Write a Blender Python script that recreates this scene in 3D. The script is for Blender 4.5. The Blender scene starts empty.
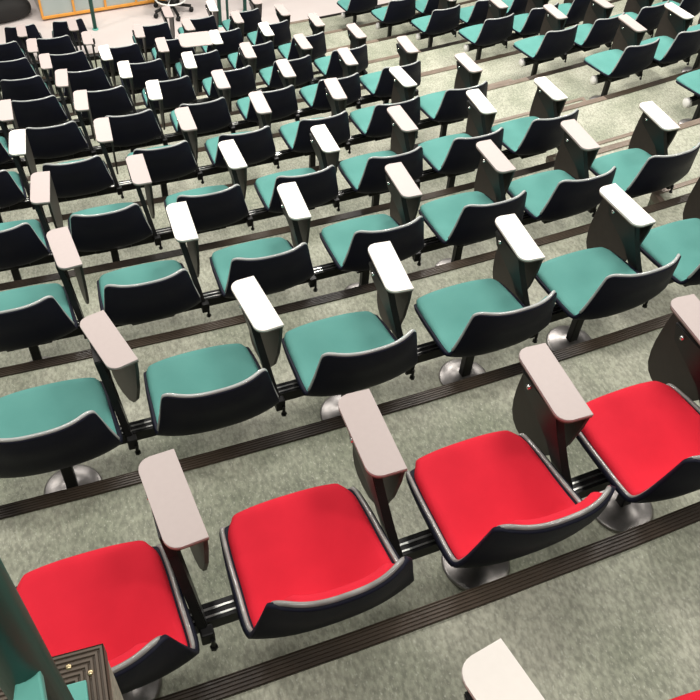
import bpy, bmesh, math, random
from mathutils import Vector, Matrix
random.seed(7)
C = bpy.context.scene.collection
# ------------------------------------------------------------------ materials
def mat(name, col, rough=.5, metal=0, spec=.5, coat=0, noise=None, bump=None, sheen=0, emit=None):
    m = bpy.data.materials.new(name); m.use_nodes = True
    nt = m.node_tree; b = nt.nodes['Principled BSDF']
    b.inputs['Base Color'].default_value = (*col, 1); b.inputs['Roughness'].default_value = rough
    b.inputs['Metallic'].default_value = metal; b.inputs['Specular IOR Level'].default_value = spec
    b.inputs['Coat Weight'].default_value = coat; b.inputs['Sheen Weight'].default_value = sheen
    tc = nt.nodes.new('ShaderNodeTexCoord')
    if noise:            # (scale, strength, second colour)
        n = nt.nodes.new('ShaderNodeTexNoise'); n.inputs['Scale'].default_value = noise[0]; n.inputs['Detail'].default_value = 4
        nt.links.new(tc.outputs['Object'], n.inputs['Vector'])
        r = nt.nodes.new('ShaderNodeValToRGB'); r.color_ramp.elements[0].position = .5 - noise[1]; r.color_ramp.elements[1].position = .5 + noise[1]
        r.color_ramp.elements[0].color = (*col, 1); r.color_ramp.elements[1].color = (*noise[2], 1)
        nt.links.new(n.outputs['Fac'], r.inputs['Fac']); nt.links.new(r.outputs['Color'], b.inputs['Base Color'])
    if bump:             # (scale, strength)
        n = nt.nodes.new('ShaderNodeTexNoise'); n.inputs['Scale'].default_value = bump[0]; n.inputs['Detail'].default_value = 3
        nt.links.new(tc.outputs['Object'], n.inputs['Vector'])
        bp = nt.nodes.new('ShaderNodeBump'); bp.inputs['Strength'].default_value = bump[1]; bp.inputs['Distance'].default_value = .004
        nt.links.new(n.outputs['Fac'], bp.inputs['Height']); nt.links.new(bp.outputs['Normal'], b.inputs['Normal'])
    if emit:
        b.inputs['Emission Color'].default_value = (*emit[0], 1); b.inputs['Emission Strength'].default_value = emit[1]
    return m
M = {}
M['shell'] = mat('navy_black_plastic', (.008, .009, .019), .5, spec=.12, bump=(900, .15))
M['rim'] = mat('grey_edge_plastic', (.34, .33, .31), .30, coat=.4, noise=(18, .25, (.17, .165, .155)))
M['rim_light'] = mat('pale_grey_edge_plastic', (.52, .54, .52), .28, coat=.5, noise=(12, .25, (.34, .36, .35)))
M['red'] = mat('red_upholstery', (.74, .020, .042), .85, spec=.2, noise=(9, .35, (.62, .014, .032)), bump=(1400, .35))
M['teal'] = mat('teal_upholstery', (.085, .265, .235), .8, spec=.25, noise=(7, .3, (.11, .31, .275)), bump=(1400, .35))
M['pink'] = mat('pinkish_beige_laminate', (.45, .38, .36), .45, noise=(60, .3, (.47, .40, .378)))
M['cream'] = mat('cream_laminate', (.84, .79, .73), .42, noise=(60, .3, (.87, .82, .76)))
M['edge'] = mat('brown_laminate_edge', (.16, .115, .09), .5)
M['tab'] = mat('dark_brown_tablet_underside', (.042, .034, .028), .5, spec=.3, noise=(40, .3, (.034, .028, .023)))
M['steel'] = mat('black_painted_steel', (.008, .008, .008), .4, spec=.3)
M['chrome'] = mat('bright_metal', (.75, .74, .70), .22, 1)
M['disc'] = mat('brushed_floor_disc', (.36, .34, .33), .36, .9, noise=(30, .3, (.2, .19, .18)))
M['alu'] = mat('aluminium_strip', (.65, .65, .62), .3, 1)
M['cap'] = mat('white_end_cap_plastic', (.85, .84, .80), .35)
M['nosing'] = mat('dark_brown_ribbed_nosing', (.014, .011, .009), .38, spec=.4, noise=(1.6, .1, (.075, .056, .04)), bump=(60, .3))  # lighter noise patches are lamp reflections painted into the strip colour
M['nosing_landing'] = mat('brown_ribbed_landing_nosing', (.13, .10, .075), .4, spec=.6, noise=(9, .25, (.09, .07, .05)))
M['nosing_aisle'] = mat('bright_tan_nosing', (.30, .24, .19), .4, spec=.6, noise=(8, .25, (.22, .17, .13)))  # lighter copy of the nosing, highlights in the lit aisle put into its colour
M['tealpaint'] = mat('teal_painted_steel', (.009, .085, .062), .45, spec=.35)
M['litteal'] = mat('lit_teal_painted_steel', (.12, .42, .35), .5)  # paler copy of the teal paint, light on upward faces put into the colour
M['stage'] = mat('pale_stage_floor', (.62, .55, .52), .5, noise=(3, .35, (.66, .60, .57)))
M['panel'] = mat('blue_grey_panel', (.36, .42, .40), .45, noise=(4, .3, (.40, .45, .43)))
M['orange'] = mat('orange_wood_trim', (.80, .36, .055), .4, noise=(12, .3, (.70, .29, .04)))
M['offwhite'] = mat('off_white_paint', (.62, .58, .53), .5)
M['blackfab'] = mat('black_fabric', (.012, .011, .010), .85, bump=(300, .4))
M['darkwood'] = mat('dark_grey_brown_wood', (.10, .085, .07), .5, noise=(6, .3, (.17, .15, .125)))
def floor_mat():
    m = bpy.data.materials.new('speckled_sage_carpet'); m.use_nodes = True; nt = m.node_tree; b = nt.nodes['Principled BSDF']
    b.inputs['Roughness'].default_value = .62; b.inputs['Specular IOR Level'].default_value = .4
    tc = nt.nodes.new('ShaderNodeTexCoord'); mp = nt.nodes.new('ShaderNodeMapping'); mp.inputs['Scale'].default_value = (1.5, .8, 1)
    nt.links.new(tc.outputs['Object'], mp.inputs['Vector'])
    def noi(sc, det, src): 
        n = nt.nodes.new('ShaderNodeTexNoise'); n.inputs['Scale'].default_value = sc; n.inputs['Detail'].default_value = det
        nt.links.new(src, n.inputs['Vector']); return n
    def ramp(n, p0, p1, c0, c1):
        r = nt.nodes.new('ShaderNodeValToRGB'); e = r.color_ramp.elements; e[0].position = p0; e[1].position = p1; e[0].color = (*c0, 1); e[1].color = (*c1, 1)
        nt.links.new(n.outputs['Fac'], r.inputs['Fac']); return r
    big = ramp(noi(3.0, 6, tc.outputs['Object']), .3, .7, (.225, .245, .175), (.42, .42, .335))
    med = ramp(noi(60, 3, mp.outputs['Vector']), .35, .65, (.70, .70, .70), (1.15, 1.15, 1.15))
    fin = ramp(noi(130, 4, mp.outputs['Vector']), .58, .76, (0, 0, 0), (.65, .65, .65))
    mul = nt.nodes.new('ShaderNodeMixRGB'); mul.blend_type = 'MULTIPLY'; mul.inputs[0].default_value = 1
    nt.links.new(big.outputs[0], mul.inputs[1]); nt.links.new(med.outputs[0], mul.inputs[2])
    mx = nt.nodes.new('ShaderNodeMixRGB'); mx.inputs[2].default_value = (.62, .63, .52, 1)
    nt.links.new(fin.outputs[0], mx.inputs[0]); nt.links.new(mul.outputs[0], mx.inputs[1]); nt.links.new(mx.outputs[0], b.inputs['Base Color'])
    bp = nt.nodes.new('ShaderNodeBump'); bp.inputs['Strength'].default_value = .35; bp.inputs['Distance'].default_value = .004
    n = noi(150, 2, mp.outputs['Vector']); nt.links.new(n.outputs['Fac'], bp.inputs['Height']); nt.links.new(bp.outputs['Normal'], b.inputs['Normal'])
    return m
M['floor'] = floor_mat()
# ------------------------------------------------------------------ helpers
def obj(name, bm, material, parent=None, smooth=False, loc=None, recalc=True):
    me = bpy.data.meshes.new(name)
    if recalc: bmesh.ops.recalc_face_normals(bm, faces=bm.faces[:])
    bm.to_mesh(me); bm.free()
    for mm in (material if isinstance(material, (list, tuple)) else [material]): me.materials.append(mm)
    if smooth:
        for p in me.polygons: p.use_smooth = True
    o = bpy.data.objects.new(name, me); C.objects.link(o)
    if parent: o.parent = parent
    if loc is not None: o.location = loc
    return o
def empty(name, loc=(0, 0, 0), rz=0):
    o = bpy.data.objects.new(name, None); C.objects.link(o); o.location = loc; o.rotation_euler = (0, 0, rz); o.empty_display_size = .1
    return o
def tag(o, label, cat, group=None):
    o['label'] = label; o['category'] = cat
    if group: o['group'] = group
    return o
def struct(name, bm, m, smooth=False):
    o = obj(name, bm, m, smooth=smooth); o['kind'] = 'structure'; return o
def box(bm, c, s, R=None, bev=0):
    g = bmesh.ops.create_cube(bm, size=1)
    for v in g['verts']:
        p = Vector((v.co.x * s[0], v.co.y * s[1], v.co.z * s[2]))
        if R: p = R @ p
        v.co = p + Vector(c)
    if bev:
        ed = list({e for v in g['verts'] for e in v.link_edges})
        bmesh.ops.bevel(bm, geom=ed, offset=bev, segments=2, affect='EDGES', profile=.5)
def prism(bm, pts, off, bev=0):        # closed outline of 3-D points swept by off
    a = [bm.verts.new(Vector(p)) for p in pts]; b = [bm.verts.new(Vector(p) + Vector(off)) for p in pts]
    n = len(pts); fs = [bm.faces.new(a[::-1]), bm.faces.new(b)]
    for i in range(n): fs.append(bm.faces.new((a[i], a[(i + 1) % n], b[(i + 1) % n], b[i])))
    if bev:
        ed = list(set(fs[0].edges) | set(fs[1].edges)); bmesh.ops.bevel(bm, geom=ed, offset=bev, segments=2, affect='EDGES', profile=.5)
def tube(bm, pts, r, seg=8, closed=False, cap=True, flat=1.0):
    pts = [Vector(p) for p in pts]; n = len(pts); rings = []; up = None
    for i, p in enumerate(pts):
        t = (pts[(i + 1) % n] - pts[i - 1]) if closed else (pts[min(i + 1, n - 1)] - pts[max(i - 1, 0)])
        t.normalize()
        if up is None: up = t.orthogonal().normalized()
        up = (up - t * up.dot(t)).normalized(); w = t.cross(up)
        rings.append([bm.verts.new(p + r * (math.cos(2 * math.pi * k / seg) * up + flat * math.sin(2 * math.pi * k / seg) * w)) for k in range(seg)])
    m = n if closed else n - 1
    for i in range(m):
        a, b = rings[i], rings[(i + 1) % n]
        for k in range(seg): bm.faces.new((a[k], a[(k + 1) % seg], b[(k + 1) % seg], b[k]))
    if not closed and cap: bm.faces.new(rings[0][::-1]); bm.faces.new(rings[-1])
def lathe(bm, prof, c=(0, 0, 0), axis='z', seg=28):
    rings = []
    for r, h in prof:
        ring = []
        for k in range(seg):
            a = 2 * math.pi * k / seg; x, y = r * math.cos(a), r * math.sin(a)
            p = (x, y, h) if axis == 'z' else ((h, x, y) if axis == 'x' else (x, h, y))
            ring.append(bm.verts.new(Vector(p) + Vector(c)))
        rings.append(ring)
    for a, b in zip(rings, rings[1:]):
        for k in range(seg): bm.faces.new((a[k], a[(k + 1) % seg], b[(k + 1) % seg], b[k]))
    bm.faces.new(rings[0][::-1]); bm.faces.new(rings[-1])
# ------------------------------------------------------------------ room layout
P = .55                                   # seat pitch
YR = [0, .9551, 1.9171, 2.8895, 3.8659, 4.8274, 5.7859, 6.7322, 7.6711, 8.6119, 9.55]
ZR = [0, -.3856, -.7681, -1.1399, -1.4819, -1.8251, -2.1703, -2.5131, -2.8341, -3.1391, -3.4391]
XR = [1.4927, 1.38, 1.2539, 1.1368, .9947, .8719, .7408, .6181, .4847, .3676, .24]
CAPX = [6.05, 5.89, 5.75, 5.61, 5.45, 5.31, 5.20, 5.06, 4.92, 4.78, 4.64]
REL = [.61, .61, .605, .59, .56, .52, .50, .49, .48, .475, .47]
K = .0183; H = .589
def rowY(r): return -.955 if r < 0 else YR[r]
def rowZ(r): return .386 if r < 0 else ZR[r]
def yc(r, x): return rowY(r) + K * x * x
def yn(r, x): return (-.275 - .02 if r < 0 else YR[r] + REL[r]) + K * x * x    # centre of the nosing at the front edge of tread r
def fz(r): return rowZ(r) - H
XS = [-3.2 + .4 * i for i in range(41)]
# floor: every tread and riser in one mesh
bm = bmesh.new()
prev = [(x, -1.25 + K * x * x) for x in XS]
for r in range(-1, 10):
    nxt = [(x, yn(r, x) + .022) for x in XS]
    z = fz(r); z2 = fz(r + 1)
    a = [bm.verts.new((x, y, z)) for x, y in prev]; b = [bm.verts.new((x, y, z)) for x, y in nxt]; c = [bm.verts.new((x, y, z2)) for x, y in nxt]
    for i in range(len(XS) - 1):
        bm.faces.new((a[i], a[i + 1], b[i + 1], b[i])); bm.faces.new((b[i], b[i + 1], c[i + 1], c[i]))
    prev = nxt
fl = struct('floor', bm, M['floor'])
bm = bmesh.new(); zs = fz(10)
front = [(x, yn(9, x) + .022) for x in XS]
a = [bm.verts.new((x, y, zs)) for x, y in front]; b = [bm.verts.new((x, 18, zs)) for x, y in front]
for i in range(len(XS) - 1): bm.faces.new((a[i], a[i + 1], b[i + 1], b[i]))
struct('floor_stage', bm, M['stage'])
def ribbed(bm, path, side, w=.048, h=.006, ribs=5):
    """ribbed strip: path = back-edge points, side = unit vectors across the strip; profile with grooves"""
    prof = [(0, 0), (0, h)]
    for k in range(ribs):
        u0 = w * (k + .18) / ribs; u1 = w * (k + .82) / ribs
        prof += [(u0, h * .45), (u0 + .0012, h), (u1 - .0012, h), (u1, h * .45)]
    prof += [(w, h), (w + .003, h * .6), (w + .003, -.035), (w - .002, -.035)]
    rings = []
    for p, s in zip(path, side):
        rings.append([bm.verts.new(Vector(p) + Vector(s) * u + Vector((0, 0, z))) for u, z in prof])
    for A, B in zip(rings, rings[1:]):
        for k in range(len(prof) - 1): bm.faces.new((A[k], A[k + 1], B[k + 1], B[k]))
ti = 1
for r in range(-1, 10):
    xs = [x for x in XS]
    if r == -1: xs = [1.0 + .4 * i for i in range(12)]
    xa, xb = XR[max(r, 0)] + 6 * P - .2, CAPX[max(r, 0)] - .3
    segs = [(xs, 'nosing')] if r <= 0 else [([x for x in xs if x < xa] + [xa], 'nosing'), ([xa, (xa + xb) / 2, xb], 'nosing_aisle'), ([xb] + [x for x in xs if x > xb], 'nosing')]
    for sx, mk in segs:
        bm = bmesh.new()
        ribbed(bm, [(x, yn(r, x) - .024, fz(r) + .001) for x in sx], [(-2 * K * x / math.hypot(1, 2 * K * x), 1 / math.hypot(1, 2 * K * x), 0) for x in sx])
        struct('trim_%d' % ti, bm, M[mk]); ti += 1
# half-height steps in the aisle with a brown strip round them
for r in range(0, 10):
    xl = XR[r] + 6 * P - .27 + .05; xr = CAPX[r] - .30
    z0 = fz(r + 1); z1 = (fz(r) + fz(r + 1)) / 2; d = .26
    n = 4; xs = [xl + (xr - xl) * i / n for i in range(n + 1)]
    base = [(x, yn(r, x) + .03) for x in xs]; fr = [(x, yn(r, x) + .03 + d) for x in xs]
    bm = bmesh.new()
    prism(bm, [(x, y, z0) for x, y in base + fr[::-1]], (0, 0, z1 - z0))
    st = obj('aisle_step', bm, M['floor']); st['kind'] = 'structure'
    bm = bmesh.new()
    ribbed(bm, [(x, y - .028, z1 + .001) for x, y in fr], [(0, 1, 0)] * len(xs), w=.03, h=.005, ribs=3)
    ribbed(bm, [(xl + .028, fr[0][1], z1 + .0015), (xl + .028, base[0][1], z1 + .0015)], [(-1, 0, 0)] * 2, w=.03, h=.005, ribs=3)
    ribbed(bm, [(xr - .028, fr[-1][1], z1 + .0015), (xr - .028, base[-1][1], z1 + .0015)], [(1, 0, 0)] * 2, w=.03, h=.005, ribs=3)
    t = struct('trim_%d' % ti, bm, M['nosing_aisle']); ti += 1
# ------------------------------------------------------------------ seat shell surface
CEN = [(.152, .338), (.157, .353), (.142, .362), (.05, .357), (-.06, .346), (-.15, .346), (-.198, .374), (-.228, .43), (-.258, .52), (-.290, .61), (-.298, .676)]
EDG = [(.196, .128, .338), (.199, .132, .350), (.203, .118, .361), (.210, .04, .371), (.214, -.06, .381), (.218, -.15, .392), (.215, -.184, .401), (.208, -.206, .45), (.191, -.222, .53), (.176, -.236, .61), (.164, -.246, .672)]
def interp(tab, u, lin=False):
    n = len(tab) - 1; f = min(max(u, 0), 1) * n; i = min(int(f), n - 1); t = f - i
    if lin: return [a + (b - a) * t for a, b in zip(tab[i], tab[i + 1])]
    p0, p1, p2, p3 = tab[max(i - 1, 0)], tab[i], tab[i + 1], tab[min(i + 2, n)]
    return [.5 * (2 * b + (c - a) * t + (2 * a - 5 * b + 4 * c - d) * t * t + (-a + 3 * b - 3 * c + d) * t ** 3) for a, b, c, d in zip(p0, p1, p2, p3)]
ARC = [0.0]
for _k in range(200):
    _a, _b = interp(CEN, _k / 200), interp(CEN, (_k + 1) / 200); ARC.append(ARC[-1] + math.hypot(_a[0] - _b[0], _a[1] - _b[1]))
def arc(u):
    f = min(max(u, 0), 1) * 200; i = min(int(f), 199); return ARC[i] + (ARC[i + 1] - ARC[i]) * (f - i)
def surf(u, s, rf=.05, rb=.028, x_in=0.0):
    if x_in: u = .012 + u * (1 - .012)
    cy, cz = interp(CEN, u); ex, ey, ez = interp(EDG, u)
    w = ex - x_in
    d0 = arc(u) + .012; d1 = ARC[-1] - arc(u)                  # rough distances from the two ends
    if d0 < rf: w -= rf - math.sqrt(max(0, rf * rf - (rf - d0) ** 2))
    if d1 < rb: w -= rb - math.sqrt(max(0, rb * rb - (rb - d1) ** 2))
    se = s * w / ex; g = abs(se) ** 2.7
    z = cz + (ez - cz) * g
    return Vector((s * w - .014 * max(0, (z - .40) / .27), cy + (ey - cy) * g, z))
def nrm(u, s, **k):
    e = .004
    a = surf(min(u + e, 1), s, **k) - surf(max(u - e, 0), s, **k); b = surf(u, min(s + e, 1), **k) - surf(u, max(s - e, -1), **k)
    n = b.cross(a)
    if n.length < 1e-9: return Vector((0, 0, 1))
    return n.normalized()        # outwards (down / backwards) sign fixed below
def us(n, a=0., b=1.):
    # cosine spaced near both ends
    return [a + (b - a) * (i / n - .11 * math.sin(2 * math.pi * i / n) / 1.0 * .9) for i in range(n + 1)]
SG = None
def sgn():
    global SG
    if SG is None:
        SG = 1 if nrm(.3, 0).z > 0 else -1           # nrm*SG points up on the seat
    return SG
NU, NS = 40, 18
def shell_bm(two=False):
    bm = bmesh.new(); U = us(NU); top = []; bot = []
    for u in U:
        ra, rb_ = [], []
        for j in range(NS + 1):
            s = math.sin(math.pi / 2 * (2 * j / NS - 1) * .98) / math.sin(math.pi / 2 * .98)
            p = surf(u, s); n = nrm(u, s * .98) * sgn()
            th = .013 + .006 * (1 - s * s) * min(1, max(0, 4 * u * (1 - u)) ** .6)
            ra.append(bm.verts.new(p + n * .001)); rb_.append(bm.verts.new(p - n * th))
        top.append(ra); bot.append(rb_)
    for i in range(NU):
        for j in range(NS):
            f = bm.faces.new((top[i][j], top[i + 1][j], top[i + 1][j + 1], top[i][j + 1])); f.material_index = 1 if two else 0; bm.faces.new((bot[i][j], bot[i][j + 1], bot[i + 1][j + 1], bot[i + 1][j]))
    for i in range(NU):
        for j in (0, NS): bm.faces.new((top[i][j], bot[i][j], bot[i + 1][j], top[i + 1][j]))
    for j in range(NS):
        for i in (0, NU): bm.faces.new((top[i][j], top[i][j + 1], bot[i][j + 1], bot[i][j]))
    return bm
def outline(x_in=0.0, off=0.0):
    pts = []
    U = us(60)
    for u in U: pts.append((u, 1.0))
    for j in range(1, 24): pts.append((1.0, 1 - 2 * j / 24))
    for u in U[::-1]: pts.append((u, -1.0))
    for j in range(1, 24): pts.append((0.0, -1 + 2 * j / 24))
    return [surf(u, s, x_in=x_in) + nrm(u, s * .98) * sgn() * off for u, s in pts]
def rim_bm(r, back_only=False):
    bm = bmesh.new(); pts = outline(off=-.002) if back_only else outline(x_in=.009, off=.001)
    if back_only: tube(bm, pts[37:61 + 23 + 24], r, 8)
    else: tube(bm, pts, r, 8, closed=True)
    return bm
def cushion_bm(x_in, ua, ub, rf, thick):
    bm = bmesh.new(); U = us(46, 0, 1); NSC = 24; g = []
    for ui in U:
        u = ua + (ub - ua) * ui; row = []
        for j in range(NSC + 1):
            s = math.sin(math.pi / 2 * (2 * j / NSC - 1))
            # own rounded corners
            cy, cz = interp(CEN, u); ex, ey, ez = interp(EDG, u); w = ex - x_in
            d0 = arc(u) - arc(ua); d1 = arc(ub) - arc(u)
            if d0 < rf: w -= rf - math.sqrt(max(0, rf * rf - (rf - d0) ** 2))
            if d1 < .045: w -= .045 - math.sqrt(max(0, .045 ** 2 - (.045 - d1) ** 2))
            ss = s * w / ex
            gg = abs(ss) ** 2.7; zz = cz + (ez - cz) * gg; p = Vector((ss * ex - .014 * max(0, (zz - .40) / .27), cy + (ey - cy) * gg, zz))
            n = nrm(u, max(-.95, min(.95, ss))) * sgn()
            dd = min(d0, d1, (1 - abs(s)) * w) / .022
            e = math.sqrt(max(0, 1 - (1 - min(1, dd)) ** 2))
            h = .0015 + (thick + (.012 if thick > .015 else .003) * min(1, max(0, (u - .62) / .2))) * e * (1 - .25 * math.exp(-((u - .56) / .05) ** 2))
            row.append(bm.verts.new(p + n * h))
        g.append(row)
    for i in range(len(g) - 1):
        for j in range(NSC): bm.faces.new((g[i][j], g[i + 1][j], g[i + 1][j + 1], g[i][j + 1]))
    bmesh.ops.remove_doubles(bm, verts=bm.verts[:], dist=1e-5)
    return bm
def pad_outline(inset=0):
    r = .036; x0, x1, y0, y1 = -.102 + inset, -inset * .5, inset, .278 - inset
    pts = [(x1, y0), (x1, y1)]
    for cx, cy, a0 in ((x0 + r, y1 - r, 90), (x0 + r, y0 + r, 180)):
        for k in range(7):
            a = math.radians(a0 + 90 * k / 6); pts.append((cx + r * math.cos(a), cy + r * math.sin(a)))
    return pts
TAB = [(0.004, 0), (.278, 0), (.300, -.05), (.311, -.12), (.320, -.19), (.325, -.25), (.325, -.30), (.317, -.345), (.298, -.375), (.268, -.390), (.225, -.390), (.165, -.372), (.115, -.335), (.070, -.27), (.035, -.17), (.012, -.06)]
def pad_bm():
    bm = bmesh.new(); prism(bm, [(x, y, -.009) for x, y in pad_outline()], (0, 0, .009), bev=.002)
    return bm
def pad_edge_bm():
    bm = bmesh.new(); prism(bm, [(x, y, -.015) for x, y in pad_outline(.0012)], (0, 0, .0055)); return bm
def tab_bm():
    bm = bmesh.new(); prism(bm, [(-.014, y, z - .016) for y, z in TAB], (.012, 0, 0), bev=.002); return bm
def tab_open_bm():       # the same leaf swung up level with the pad, lying across the seat
    bm = bmesh.new(); pts = [(-.104, .004, -.011), (-.104, .274, -.011), (-.38, .274, -.011), (-.405, .262, -.011), (-.418, .235, -.011), (-.418, .05, -.011), (-.405, .018, -.011), (-.375, .004, -.011)]
    prism(bm, pts, (0, 0, .011), bev=.002); return bm
def make_chair(kind):
    t = empty('lecture_chair')
    obj('shell', shell_bm(False), [M['shell'], M['rim']], t, True)
    rim = obj('edge_rim', rim_bm(.0066 if kind == 'teal' else .0068, kind == 'teal'), M['rim' if kind == 'red' else 'rim_light'], t, True)
    if kind == 'red': obj('cushion', cushion_bm(.021, .04, .99, .062, .019), M['red'], t, True)
    else: obj('cushion', cushion_bm(.010, .008, .98, .05, .014), M['teal'], t, True)
    # bracket under the seat that sits on the beam
    bm = bmesh.new(); box(bm, (0, -.06, .296), (.20, .15, .038), bev=.006); box(bm, (0, -.06, .312), (.12, .20, .012), bev=.003)
    obj('seat_bracket', bm, M['steel'], t)
    # arm post
    bm = bmesh.new()
    a = Vector((.246, -.088, .236)); pts = [(-.100, .235), (-.064, .235), (-.052, .27), (.06, .43), (.20, .505), (.215, .572), (.03, .572), (.012, .50), (-.03, .40), (-.094, .29)]
    top_dx = -.05
    A = []; B = []
    for y, z in pts:
        k = (z - .235) / .337; x = .252 + top_dx * k
        A.append(bm.verts.new((x - .013, y, z))); B.append(bm.verts.new((x + .013, y, z)))
    n = len(pts); bm.faces.new(A[::-1]); bm.faces.new(B)
    for i in range(n): bm.faces.new((A[i], A[(i + 1) % n], B[(i + 1) % n], B[i]))
    bmesh.ops.bevel(bm, geom=bm.edges[:], offset=.003, segments=2, affect='EDGES')
    post = obj('arm_post', bm, M['steel'], t)
    bm = bmesh.new(); tube(bm, [(.186, .170, .545), (.205, .170, .545)], .0075, 10); obj('hinge_pin', bm, M['chrome'], post, True); bm = bmesh.new(); tube(bm, [(.225, -.02, .36), (.222, .03, .43), (.214, .08, .485)], .004, 6)
    obj('tablet_strut', bm, M['chrome'], post, True)
    bm = bmesh.new(); box(bm, (.252, -.10, .262), (.036, .03, .055), bev=.004); tube(bm, [(.262, -.118, .262), (.262, -.118, .215)], .006, 8); tube(bm, [(.262, -.118, .222), (.262, -.118, .212)], .011, 6)
    obj('beam_clamp', bm, M['steel'], t)
    return t
prot = {k: make_chair(k) for k in ('red', 'teal')}
pads = {}
for c in ('pink', 'cream'):
    m = obj('arm_pad', pad_bm(), M[c]); e = obj('pad_edging', pad_edge_bm(), M['edge']); pads[c] = (m, e)
tabs = {'hang': obj('writing_tablet', tab_bm(), M['tab']), 'open': obj('writing_tablet', tab_open_bm(), M['pink'])}
used = set()
def cp(o, parent):
    c = o.copy(); C.objects.link(c)
    if parent: c.parent = parent
    return c
def add_chair(kind, loc, rz, colour, yaw, off, label, mode='hang', group='lecture chairs'):
    root = cp(prot[kind], None); root.location = loc; root.rotation_euler = (0, 0, rz)
    for ch in prot[kind].children:
        c = cp(ch, root)
        for g in ch.children: cp(g, c)
    m = cp(pads[colour][0], root); m.location = (.288 + off[0], off[1], H); m.rotation_euler = (0, 0, yaw)
    cp(pads[colour][1], m)
    tb = cp(tabs[mode], root); tb.location = (.288 + off[0], off[1], H - (.002 if mode == 'open' else 0)); tb.rotation_euler = (0, 0, yaw)
    if mode == 'open': tb['label'] = 'pale writing tablet swung open across the seat'
    tag(root, label, 'chair', group)
    return root
# ------------------------------------------------------------------ camera
R = [[0.95286504, -0.29876514, 0.05279771], [-0.18905917, -0.72081884, -0.66684094], [0.23728641, 0.62542753, -0.74332736]]
CP = Vector((1.4311627, -1.0147931, 1.8153912)); F = 850.283
cam = bpy.data.cameras.new('camera'); co = bpy.data.objects.new('camera', cam); C.objects.link(co)
cam.sensor_width = 36; cam.lens = F / 700 * 36; cam.clip_start = .02
m3 = Matrix(((R[0][0], -R[1][0], -R[2][0]), (R[0][1], -R[1][1], -R[2][1]), (R[0][2], -R[1][2], -R[2][2])))
co.matrix_world = Matrix.Translation(CP) @ m3.to_4x4()
bpy.context.scene.camera = co
def proj(p):
    d = Vector(p) - CP; c = [sum(R[i][k] * d[k] for k in range(3)) for i in range(3)]
    if c[2] < .05: return None
    return 350 + F * c[0] / c[2], 350 + F * c[1] / c[2]
def inframe(loc):
    pts = []
    for dx, dy, dz in ((-.2, .12, .37), (.2, .12, .37), (-.16, -.25, .67), (.16, -.25, .67), (.288, .27, .589), (.17, 0, .589), (.288, .3, .25)):
        q = proj((loc[0] + dx, loc[1] + dy, loc[2] + dz))
        if q and 0 < q[0] < 700 and 0 < q[1] < 700: return True
    return False
# ------------------------------------------------------------------ chairs
ORD = ['', 'first', 'second', 'third', 'fourth', 'fifth', 'sixth', 'seventh', 'eighth', 'ninth', 'tenth']
COL = {-1: 'c', 0: 'pppp', 1: 'pccccp', 2: 'pccpppc', 3: 'ppccpcc', 4: 'cppppcp', 5: 'ppcpppp', 6: 'ppccppp', 7: 'ppcpccp', 8: 'ppppppp', 9: 'pppppcp'}
ADJ = {(0, 0): (.014, -.013, 4.5), (0, 1): (-.01, .01, -1.7), (0, 2): (-.005, -.006, -3.4), (1, 0): (.045, -.012, 15), (1, 1): (.012, -.011, 5.6), (1, 2): (-.02, .005, -5.5), (1, 3): (-.005, -.012, -5.4), (1, 4): (.004, .011, .6),
       (2, 0): (.015, -.005, 5.7), (2, 1): (-.012, .016, -2.1), (2, 2): (-.02, 0, -3.9), (2, 3): (.006, -.019, -3.3), (2, 4): (.006, 0, -2.2), (2, 5): (-.012, 0, -5.4), (2, 6): (-.029, -.017, -6.5), (3, 0): (-.009, -.007, -6.7),
       (3, 1): (-.006, .012, -1.3), (3, 2): (-.008, -.003, 0), (3, 3): (.007, -.025, -2.6), (3, 4): (-.005, .015, -2), (3, 5): (.006, .01, -5.7), (3, 6): (-.02, -.022, -2), (4, 0): (-.01, .005, -5), (4, 1): (-.012, 0, -4), (4, 2): (-.009, -.026, -2), (4, 3): (-.021, .016, -3.7), (4, 4): (-.007, .01, -7)}
def place(r, hx, colour, adj, label, mode='hang', kind=None, shift=0):
    sl = math.atan(2 * K * hx); x = hx - .288 * math.cos(sl); y = yc(r, hx) - .288 * math.sin(sl)
    x += shift
    loc = (x, y, fz(r))
    if not inframe(loc): return None
    return add_chair(kind or ('red' if r <= 0 else 'teal'), loc, sl, colour, math.radians(adj[2]), adj[:2], label, mode)
cname = {'p': 'pinkish', 'c': 'cream'}
def drop_arm(c):
    for ch in list(c.children):
        if ch.name.split('.')[0] in ('arm_pad', 'writing_tablet', 'arm_post'):
            for g in list(ch.children): bpy.data.objects.remove(g)
            bpy.data.objects.remove(ch)
ranges = {}
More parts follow.
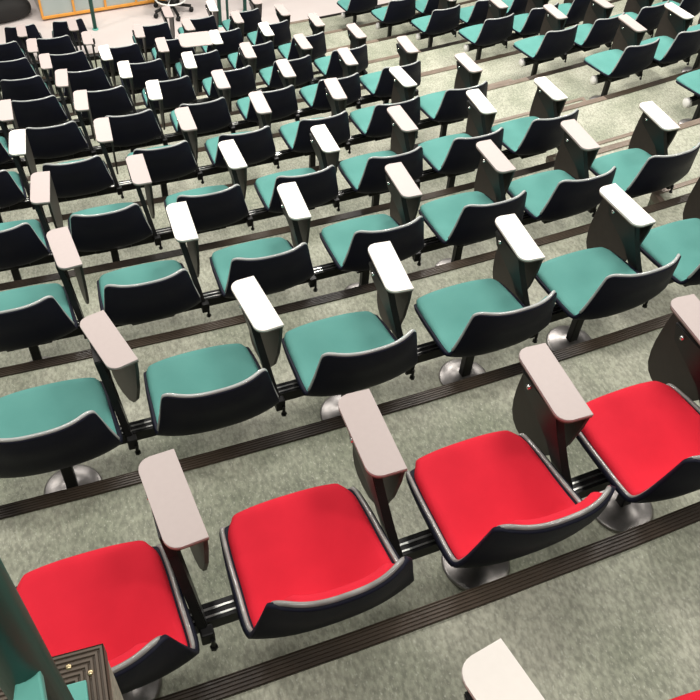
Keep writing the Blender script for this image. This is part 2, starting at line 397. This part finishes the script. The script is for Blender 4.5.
for r in range(0, 11):
    for i in range(-1, 7):
        if r == 0 and i > 4: continue
        if r == 10 and i not in (2, 3): continue
        if r == 9 and i in (3,): continue
        hx = XR[r] + i * P
        ck = COL[r][i] if r in COL and 0 <= i < len(COL[r]) else 'p'
        adj = ADJ.get((r, i), (random.uniform(-.012, .012), random.uniform(-.01, .01), random.uniform(-6, 1)))
        n = 7 - i
        if r == 0:
            lab = ['red seat with pinkish arm pad, leftmost in the red row beside the teal post', 'red seat with pinkish arm pad, second from the left in the red row', 'red seat with pinkish arm pad, third from the left in the red row', 'red seat at the right edge, fourth and last in the red row', 'red seat far right'][max(i, 0)]
        else:
            pos = 'aisle end' if n == 1 else '%s left of aisle' % ORD[n]
            if r == 1: pos = '%s visible from the left' % ORD[i + 1] if i >= 0 else 'cut by the left edge'
            lab = 'green seat, %s arm pad, %s green row beyond the red, %s' % (cname[ck], ORD[r], pos)
        mode = 'hang'
        if r == 7 and i == 4:
            mode = 'open'; lab = 'green seat with writing tablet swung open, seventh green row beyond the red'
        dx = {(1, 2): -.016, (1, 4): .014, (2, 2): -.01, (2, 3): .01, (2, 4): .018}.get((r, i), 0)
        adj = (adj[0] - dx, adj[1], adj[2])
        c = place(r, hx, 'pink' if ck == 'p' else 'cream', adj, lab, mode, shift=dx - (.24 if r == 10 else 0))
        if c and r == 10:
            c['label'] = 'green seat without arm pad, before the front counter, %s' % ('left of its twin' if i == 2 else 'nearer the teal post'); drop_arm(c)
        if c: ranges.setdefault(('L', r), []).append(hx - (.24 if r == 10 else 0))
for r in range(1, 11):
    for i in range(0, 12):
        hx = CAPX[r] + .445 + i * P * .98
        ck = random.choice('pppc') if not (r, i) == (3, 0) else 'p'
        pos = 'aisle end' if i == 0 else '%s from aisle' % ORD[min(i + 1, 10)]
        lab = 'green seat across the aisle, %s arm pad, %s green row, %s' % (cname[ck], ORD[r], pos)
        c = place(r, hx, 'pink' if ck == 'p' else 'cream', (random.uniform(-.012, .012), random.uniform(-.01, .01), random.uniform(-6, 1)), lab)
        if c: ranges.setdefault(('R', r), []).append(hx)
# the row in front of the camera, only its near corner shows
def near(hx, y, colour, yaw, off, label):
    return add_chair('red', (hx - .288, y, fz(-1)), .02, colour, yaw, off, label)
first = near(1.949, -.807, 'cream', .21, (.056, .004), 'red seat at the bottom edge showing only its cream arm pad')
last = near(2.575, -.83, 'pink', 0, (0, 0), 'red seat in the bottom right corner, showing only a sliver of cushion')
drop_arm(last)
for ch in list(first.children):
    if ch.name.startswith('writing_tablet'): bpy.data.objects.remove(ch)
ranges[('L', -1)] = [1.949, 2.575]
for t in prot.values():
    for ch in list(t.children):
        for g in list(ch.children): bpy.data.objects.remove(g)
        bpy.data.objects.remove(ch)
    bpy.data.objects.remove(t)
for a, b in pads.values(): bpy.data.objects.remove(a); bpy.data.objects.remove(b)
for t in tabs.values(): bpy.data.objects.remove(t)
# ------------------------------------------------------------------ beams with legs
LEGS = {-1: (1,), 0: (0, 2, 3), 1: (0, 2, 3, 4), 2: (0, 3, 4, 6), 3: (0, 1, 4, 5), 4: (0, 2, 4, 6)}
for (side, r), hs in ranges.items():
    if r == -1:
        x0, x1 = 1.45, 2.8
        Y = lambda x: -.807 - .06 + .02 * (x - 1.9)
    else:
        x0 = (min(hs) - P + .02) if side == 'L' else CAPX[r]
        x1 = max(hs) + (.0 if side == 'L' else .1)
        if side == 'L' and r == 0: x1 = max(hs) + .1
        Y = lambda x, r=r: yc(r, x + .2) - .06 - .0183 * 0
    z = fz(r) + .253
    who = 'red seats' if r <= 0 else 'green seats'
    if r == -1: lab = 'black beam under the red seats at the bottom edge'
    elif r == 0: lab = 'black beam on disc feet under the red seat row'
    else: lab = 'black beam and legs under the %s green row, %s' % (ORD[r], 'left of the aisle' if side == 'L' else 'across the aisle')
    n = max(2, int((x1 - x0) / .4)); xs = [x0 + (x1 - x0) * k / n for k in range(n + 1)]
    t = empty('seat_beam', (x0, Y(x0), fz(r))); tag(t, lab, 'seat beam', 'seat beams')
    O = Vector((x0, Y(x0), fz(r)))
    def sweep(bm, prof):
        rings = [[bm.verts.new(Vector((x, Y(x) + py, z + pz)) - O) for py, pz in prof] for x in xs]; m = len(prof)
        for A, B in zip(rings, rings[1:]):
            for k in range(m): bm.faces.new((A[k], A[(k + 1) % m], B[(k + 1) % m], B[k]))
        bm.faces.new(rings[0][::-1]); bm.faces.new(rings[-1])
    bm = bmesh.new(); sweep(bm, [(-.026, -.024), (.026, -.024), (.026, .024), (-.026, .024)]); obj('beam', bm, M['steel'], t)
    bm = bmesh.new(); sweep(bm, [(-.016, .023), (-.011, .023), (-.011, .0262), (-.016, .0262)]); sweep(bm, [(.004, .023), (.010, .023), (.010, .0262), (.004, .0262)]); obj('beam_groove', bm, M['alu'], t)
    for k, h in enumerate(hs):
        if side == 'L': idx = 1 if r == -1 else round((h - XR[r]) / P); ok = (k == 1) if r == -1 else (idx in LEGS.get(r, (0, 2, 4, 6)))
        else: idx = k; ok = k % 2 == 0
        if not ok: continue
        lx = h - .28; sl = math.atan(2 * K * lx)
        if r == -1: sl = .02
        bm = bmesh.new(); box(bm, Vector((lx, Y(lx), fz(r) + .118)) - O, (.042, .034, .234), Matrix.Rotation(sl, 3, 'Z'), bev=.004)
        lg = obj('leg', bm, M['steel'], t)
        bm = bmesh.new(); lathe(bm, [(.108, .001), (.108, .004), (.100, .009), (.07, .015), (.045, .022), (.03, .03), (.001, .031)], Vector((lx, Y(lx), fz(r))) - O)
        obj('floor_disc', bm, M['disc'], lg, True)
    if side == 'R':
        bm = bmesh.new(); lathe(bm, [(.001, -.020), (.028, -.019), (.036, -.013), (.038, 0), (.038, .014), (.001, .014)], Vector((x0 - .006, Y(x0), z)) - O, 'x', 20)
        obj('end_cap', bm, M['cap'], t, True)['label'] = 'round white end cap'
# ------------------------------------------------------------------ landing with teal post, bottom left
LX, LY, LZ = 1.300, -.434, .57
bm = bmesh.new(); box(bm, ((LX - 3.2) / 2, -1.2, (LZ + fz(-1)) / 2 - .003), (LX + 3.2 - .004, (LY + 1.2) * 2 - .004, LZ - fz(-1) - .006))
ld = obj('floor_landing', bm, M['floor']); ld['kind'] = 'structure'
bm = bmesh.new()
def strip_prof(w, h, ribs):
    prof = [(w, -.03), (w, h)]
    for k in range(ribs):
        u0 = w - w * (k + .15) / ribs; u1 = w - w * (k + .85) / ribs
        prof += [(u0, h * .4), (u0 - .001, h), (u1 + .001, h), (u1, h * .4)]
    return prof + [(0, h), (0, 0)]
pr = strip_prof(.046, .007, 6)
r1 = [bm.verts.new((-1.5, LY - .046 + u, LZ + z)) for u, z in pr]; r2 = [bm.verts.new((LX - .046 + u, LY - .046 + u, LZ + z)) for u, z in pr]; r3 = [bm.verts.new((LX - .046 + u, -2.2, LZ + z)) for u, z in pr]
for A, B in ((r1, r2), (r2, r3)):
    for k in range(len(pr) - 1): bm.faces.new((A[k], A[k + 1], B[k + 1], B[k]))
tr = struct('trim_%d' % ti, bm, M['nosing_landing']); ti += 1
M['brass'] = mat('brass_screw', (.75, .6, .35), .3, .9)
for sx, sy in ((1.249, -.456), (1.278, -.473)):
    bm = bmesh.new(); lathe(bm, [(.0042, .0), (.0042, .0085), (.002, .0095), (.0001, .0095)], (sx, sy, LZ), seg=14); obj('screw', bm, M['brass'], tr, True)
rail = empty('handrail', (1.256, -.60, LZ)); tag(rail, 'teal painted handrail post on the landing in the bottom left corner', 'handrail')
bm = bmesh.new(); lathe(bm, [(.028, .012), (.028, .95), (.001, .955)]); obj('post', bm, M['tealpaint'], rail, True)
bm = bmesh.new(); box(bm, (-.040, .047, .0125), (.112, .136, .009), bev=.002); obj('base_plate', bm, M['litteal'], rail)
bm = bmesh.new(); prism(bm, [(-.001, -.007, .36), (.019, -.004, .36), (.027, -.10, .36), (-.016, -.09, .36)], (0, 0, .02), bev=.003); obj('rail_bracket', bm, M['litteal'], rail)
# ------------------------------------------------------------------ front of the room
S = fz(10)
desk = empty('lecture_counter', (1.00, 10.70, S)); tag(desk, 'front counter with blue-grey panels framed in orange wood at the top left', 'counter')
desk.rotation_euler = (0, 0, math.atan2(.2, 1.45))
pw = .43
for k in range(4):
    bm = bmesh.new(); box(bm, (.05 + pw * (k + .5), .012, .46), (pw - .03, .02, .80)); obj('panel', bm, M['panel'], desk)
for k in range(5):
    bm = bmesh.new(); box(bm, (.05 + pw * k, 0, .46), (.03, .034, .86), bev=.003); obj('upright', bm, M['orange'], desk)
for z in (.045, .875):
    bm = bmesh.new(); box(bm, (.05 + pw * 2, .0, z), (pw * 4, .036, .035), bev=.003); obj('rail', bm, M['orange'], desk)
bm = bmesh.new(); box(bm, (.05 + pw * 2, .30, .45), (pw * 4, .55, .86)); obj('body', bm, M['offwhite'], desk)
bm = bmesh.new(); box(bm, (.05 + pw * 2, .28, .905), (pw * 4 + .06, .64, .03), bev=.004); obj('worktop', bm, M['darkwood'], desk)
for (x, y, lab) in ((1.70, 10.34, 'teal post in front of the blue-grey counter'), (3.36, 10.10, 'left teal post of the pair beyond the last seat row'), (3.78, 10.42, 'right teal post of the pair beyond the last seat row')):
    t = empty('handrail_post', (x, y, S)); tag(t, lab, 'post', 'teal posts at the front')
    bm = bmesh.new(); lathe(bm, [(.026, .006), (.026, 1.1), (.001, 1.1)]); obj('pole', bm, M['tealpaint'], t, True)
    if x > 3:
        bm = bmesh.new(); lathe(bm, [(.018, .006), (.018, 1.1), (.001, 1.1)], (.11, .01, 0)); obj('pole', bm, M['tealpaint'], t, True)
    bm = bmesh.new(); lathe(bm, [(.04, 0), (.04, .012), (.03, .018)]); obj('base_flange', bm, M['litteal'], t)
oc = empty('office_chair', (2.78, 10.62, S), -1.9); tag(oc, 'swivel chair on black five-star caster base beside the counter', 'chair')
bm = bmesh.new()
for k in range(5):
    a = 2 * math.pi * k / 5 + .5; tube(bm, [(0.03 * math.cos(a), .03 * math.sin(a), .12), (.27 * math.cos(a), .27 * math.sin(a), .085)], .022, 8)
lathe(bm, [(.04, .07), (.04, .15), (.025, .16), (.025, .42), (.001, .42)]); obj('star_base', bm, M['steel'], oc)
for k in range(5):
    a = 2 * math.pi * k / 5 + .5; bm = bmesh.new(); lathe(bm, [(.001, -.025), (.03, -.025), (.032, 0), (.03, .025), (.001, .025)], (.27 * math.cos(a), .27 * math.sin(a), .034), 'x', 14); obj('caster', bm, M['steel'], oc, True)
bm = bmesh.new(); tube(bm, [(.21 * math.cos(a / 16 * 2 * math.pi), .21 * math.sin(a / 16 * 2 * math.pi), .20) for a in range(16)], .012, 8, closed=True)
for k in range(3):
    a = 2 * math.pi * k / 3; tube(bm, [(.02 * math.cos(a), .02 * math.sin(a), .20), (.21 * math.cos(a), .21 * math.sin(a), .20)], .008, 6)
obj('foot_ring', bm, M['cap'], oc, True)
bm = bmesh.new(); box(bm, (0, 0, .46), (.46, .44, .07), bev=.03); obj('seat', bm, M['blackfab'], oc, True)
bm = bmesh.new(); box(bm, (0, .22, .80), (.42, .06, .45), bev=.028); box(bm, (0, .24, .55), (.06, .03, .2)); obj('backrest', bm, M['blackfab'], oc, True)
# dark bag and cabinet at the top left
bag = bmesh.new(); g = bmesh.ops.create_uvsphere(bag, u_segments=28, v_segments=16, radius=1)
for v in bag.verts:
    x, y, z = v.co; v.co = Vector((math.copysign(abs(x) ** .7, x) * .33, math.copysign(abs(y) ** .8, y) * .17, (math.copysign(abs(z) ** .7, z) * .5 + .5) * .30 * (1 - .18 * abs(x)))) + Vector((0, 0, .0))
bg = obj('bag', bag, M['blackfab'], smooth=True, loc=(.60, 10.86, S)); bg.rotation_euler = (0, 0, .3); tag(bg, 'slumped black bag on the floor left of the counter', 'bag')
bm = bmesh.new(); tube(bm, [(-.15, -.05, .27), (-.08, -.08, .38), (.08, -.08, .38), (.15, -.05, .27)], .012, 8); obj('handle', bm, M['blackfab'], bg, True)
cb = empty('low_cabinet', (.0, 11.7, S)); tag(cb, 'dark grey-brown low cabinet behind the black bag at the top left', 'cabinet')
bm = bmesh.new(); box(bm, (0, 0, .35), (1.9, .5, .62), bev=.005); obj('body', bm, M['darkwood'], cb)
bm = bmesh.new(); box(bm, (0, 0, .675), (1.96, .54, .03), bev=.004); obj('top', bm, M['darkwood'], cb)
for k in (-1, 1):
    bm = bmesh.new(); box(bm, (k * .47, -.255, .35), (.9, .018, .56), bev=.003); d = obj('door', bm, M['darkwood'], cb)
    bm = bmesh.new(); box(bm, (k * .08, -.275, .40), (.012, .02, .12)); obj('handle', bm, M['alu'], d)
bm = bmesh.new(); box(bm, (0, 0, .02), (1.84, .44, .04)); obj('plinth', bm, M['steel'], cb)
# ------------------------------------------------------------------ light
w = bpy.data.worlds.new('world'); bpy.context.scene.world = w; w.use_nodes = True
w.node_tree.nodes['Background'].inputs[0].default_value = (.95, .96, 1.0, 1); w.node_tree.nodes['Background'].inputs[1].default_value = .13
def lamp(x, y, z, e, sx=1.2, sy=.3, col=(1, .955, .895)):
    l = bpy.data.lights.new('ceiling_lamp', 'AREA'); l.shape = 'RECTANGLE'; l.size = sx; l.size_y = sy; l.energy = e; l.color = col
    o = bpy.data.objects.new('ceiling_lamp', l); C.objects.link(o); o.location = (x, y, z)
for x in (-1.5, 1.2, 4.0, 7.0):
    for y, z, e in ((-.8, 3.3, 27), (2.2, 2.9, 50), (5.4, 2.4, 92), (8.8, 1.8, 112)):
        lamp(x, y, z, e * (1.0 if x < 3 else 1.6))
vs = bpy.context.scene.view_settings
bpy.context.scene.display_settings.display_device = 'sRGB'
vs.view_transform = 'Standard'; vs.look = 'None'; vs.gamma = 1; vs.use_curve_mapping = False; vs.exposure = 0
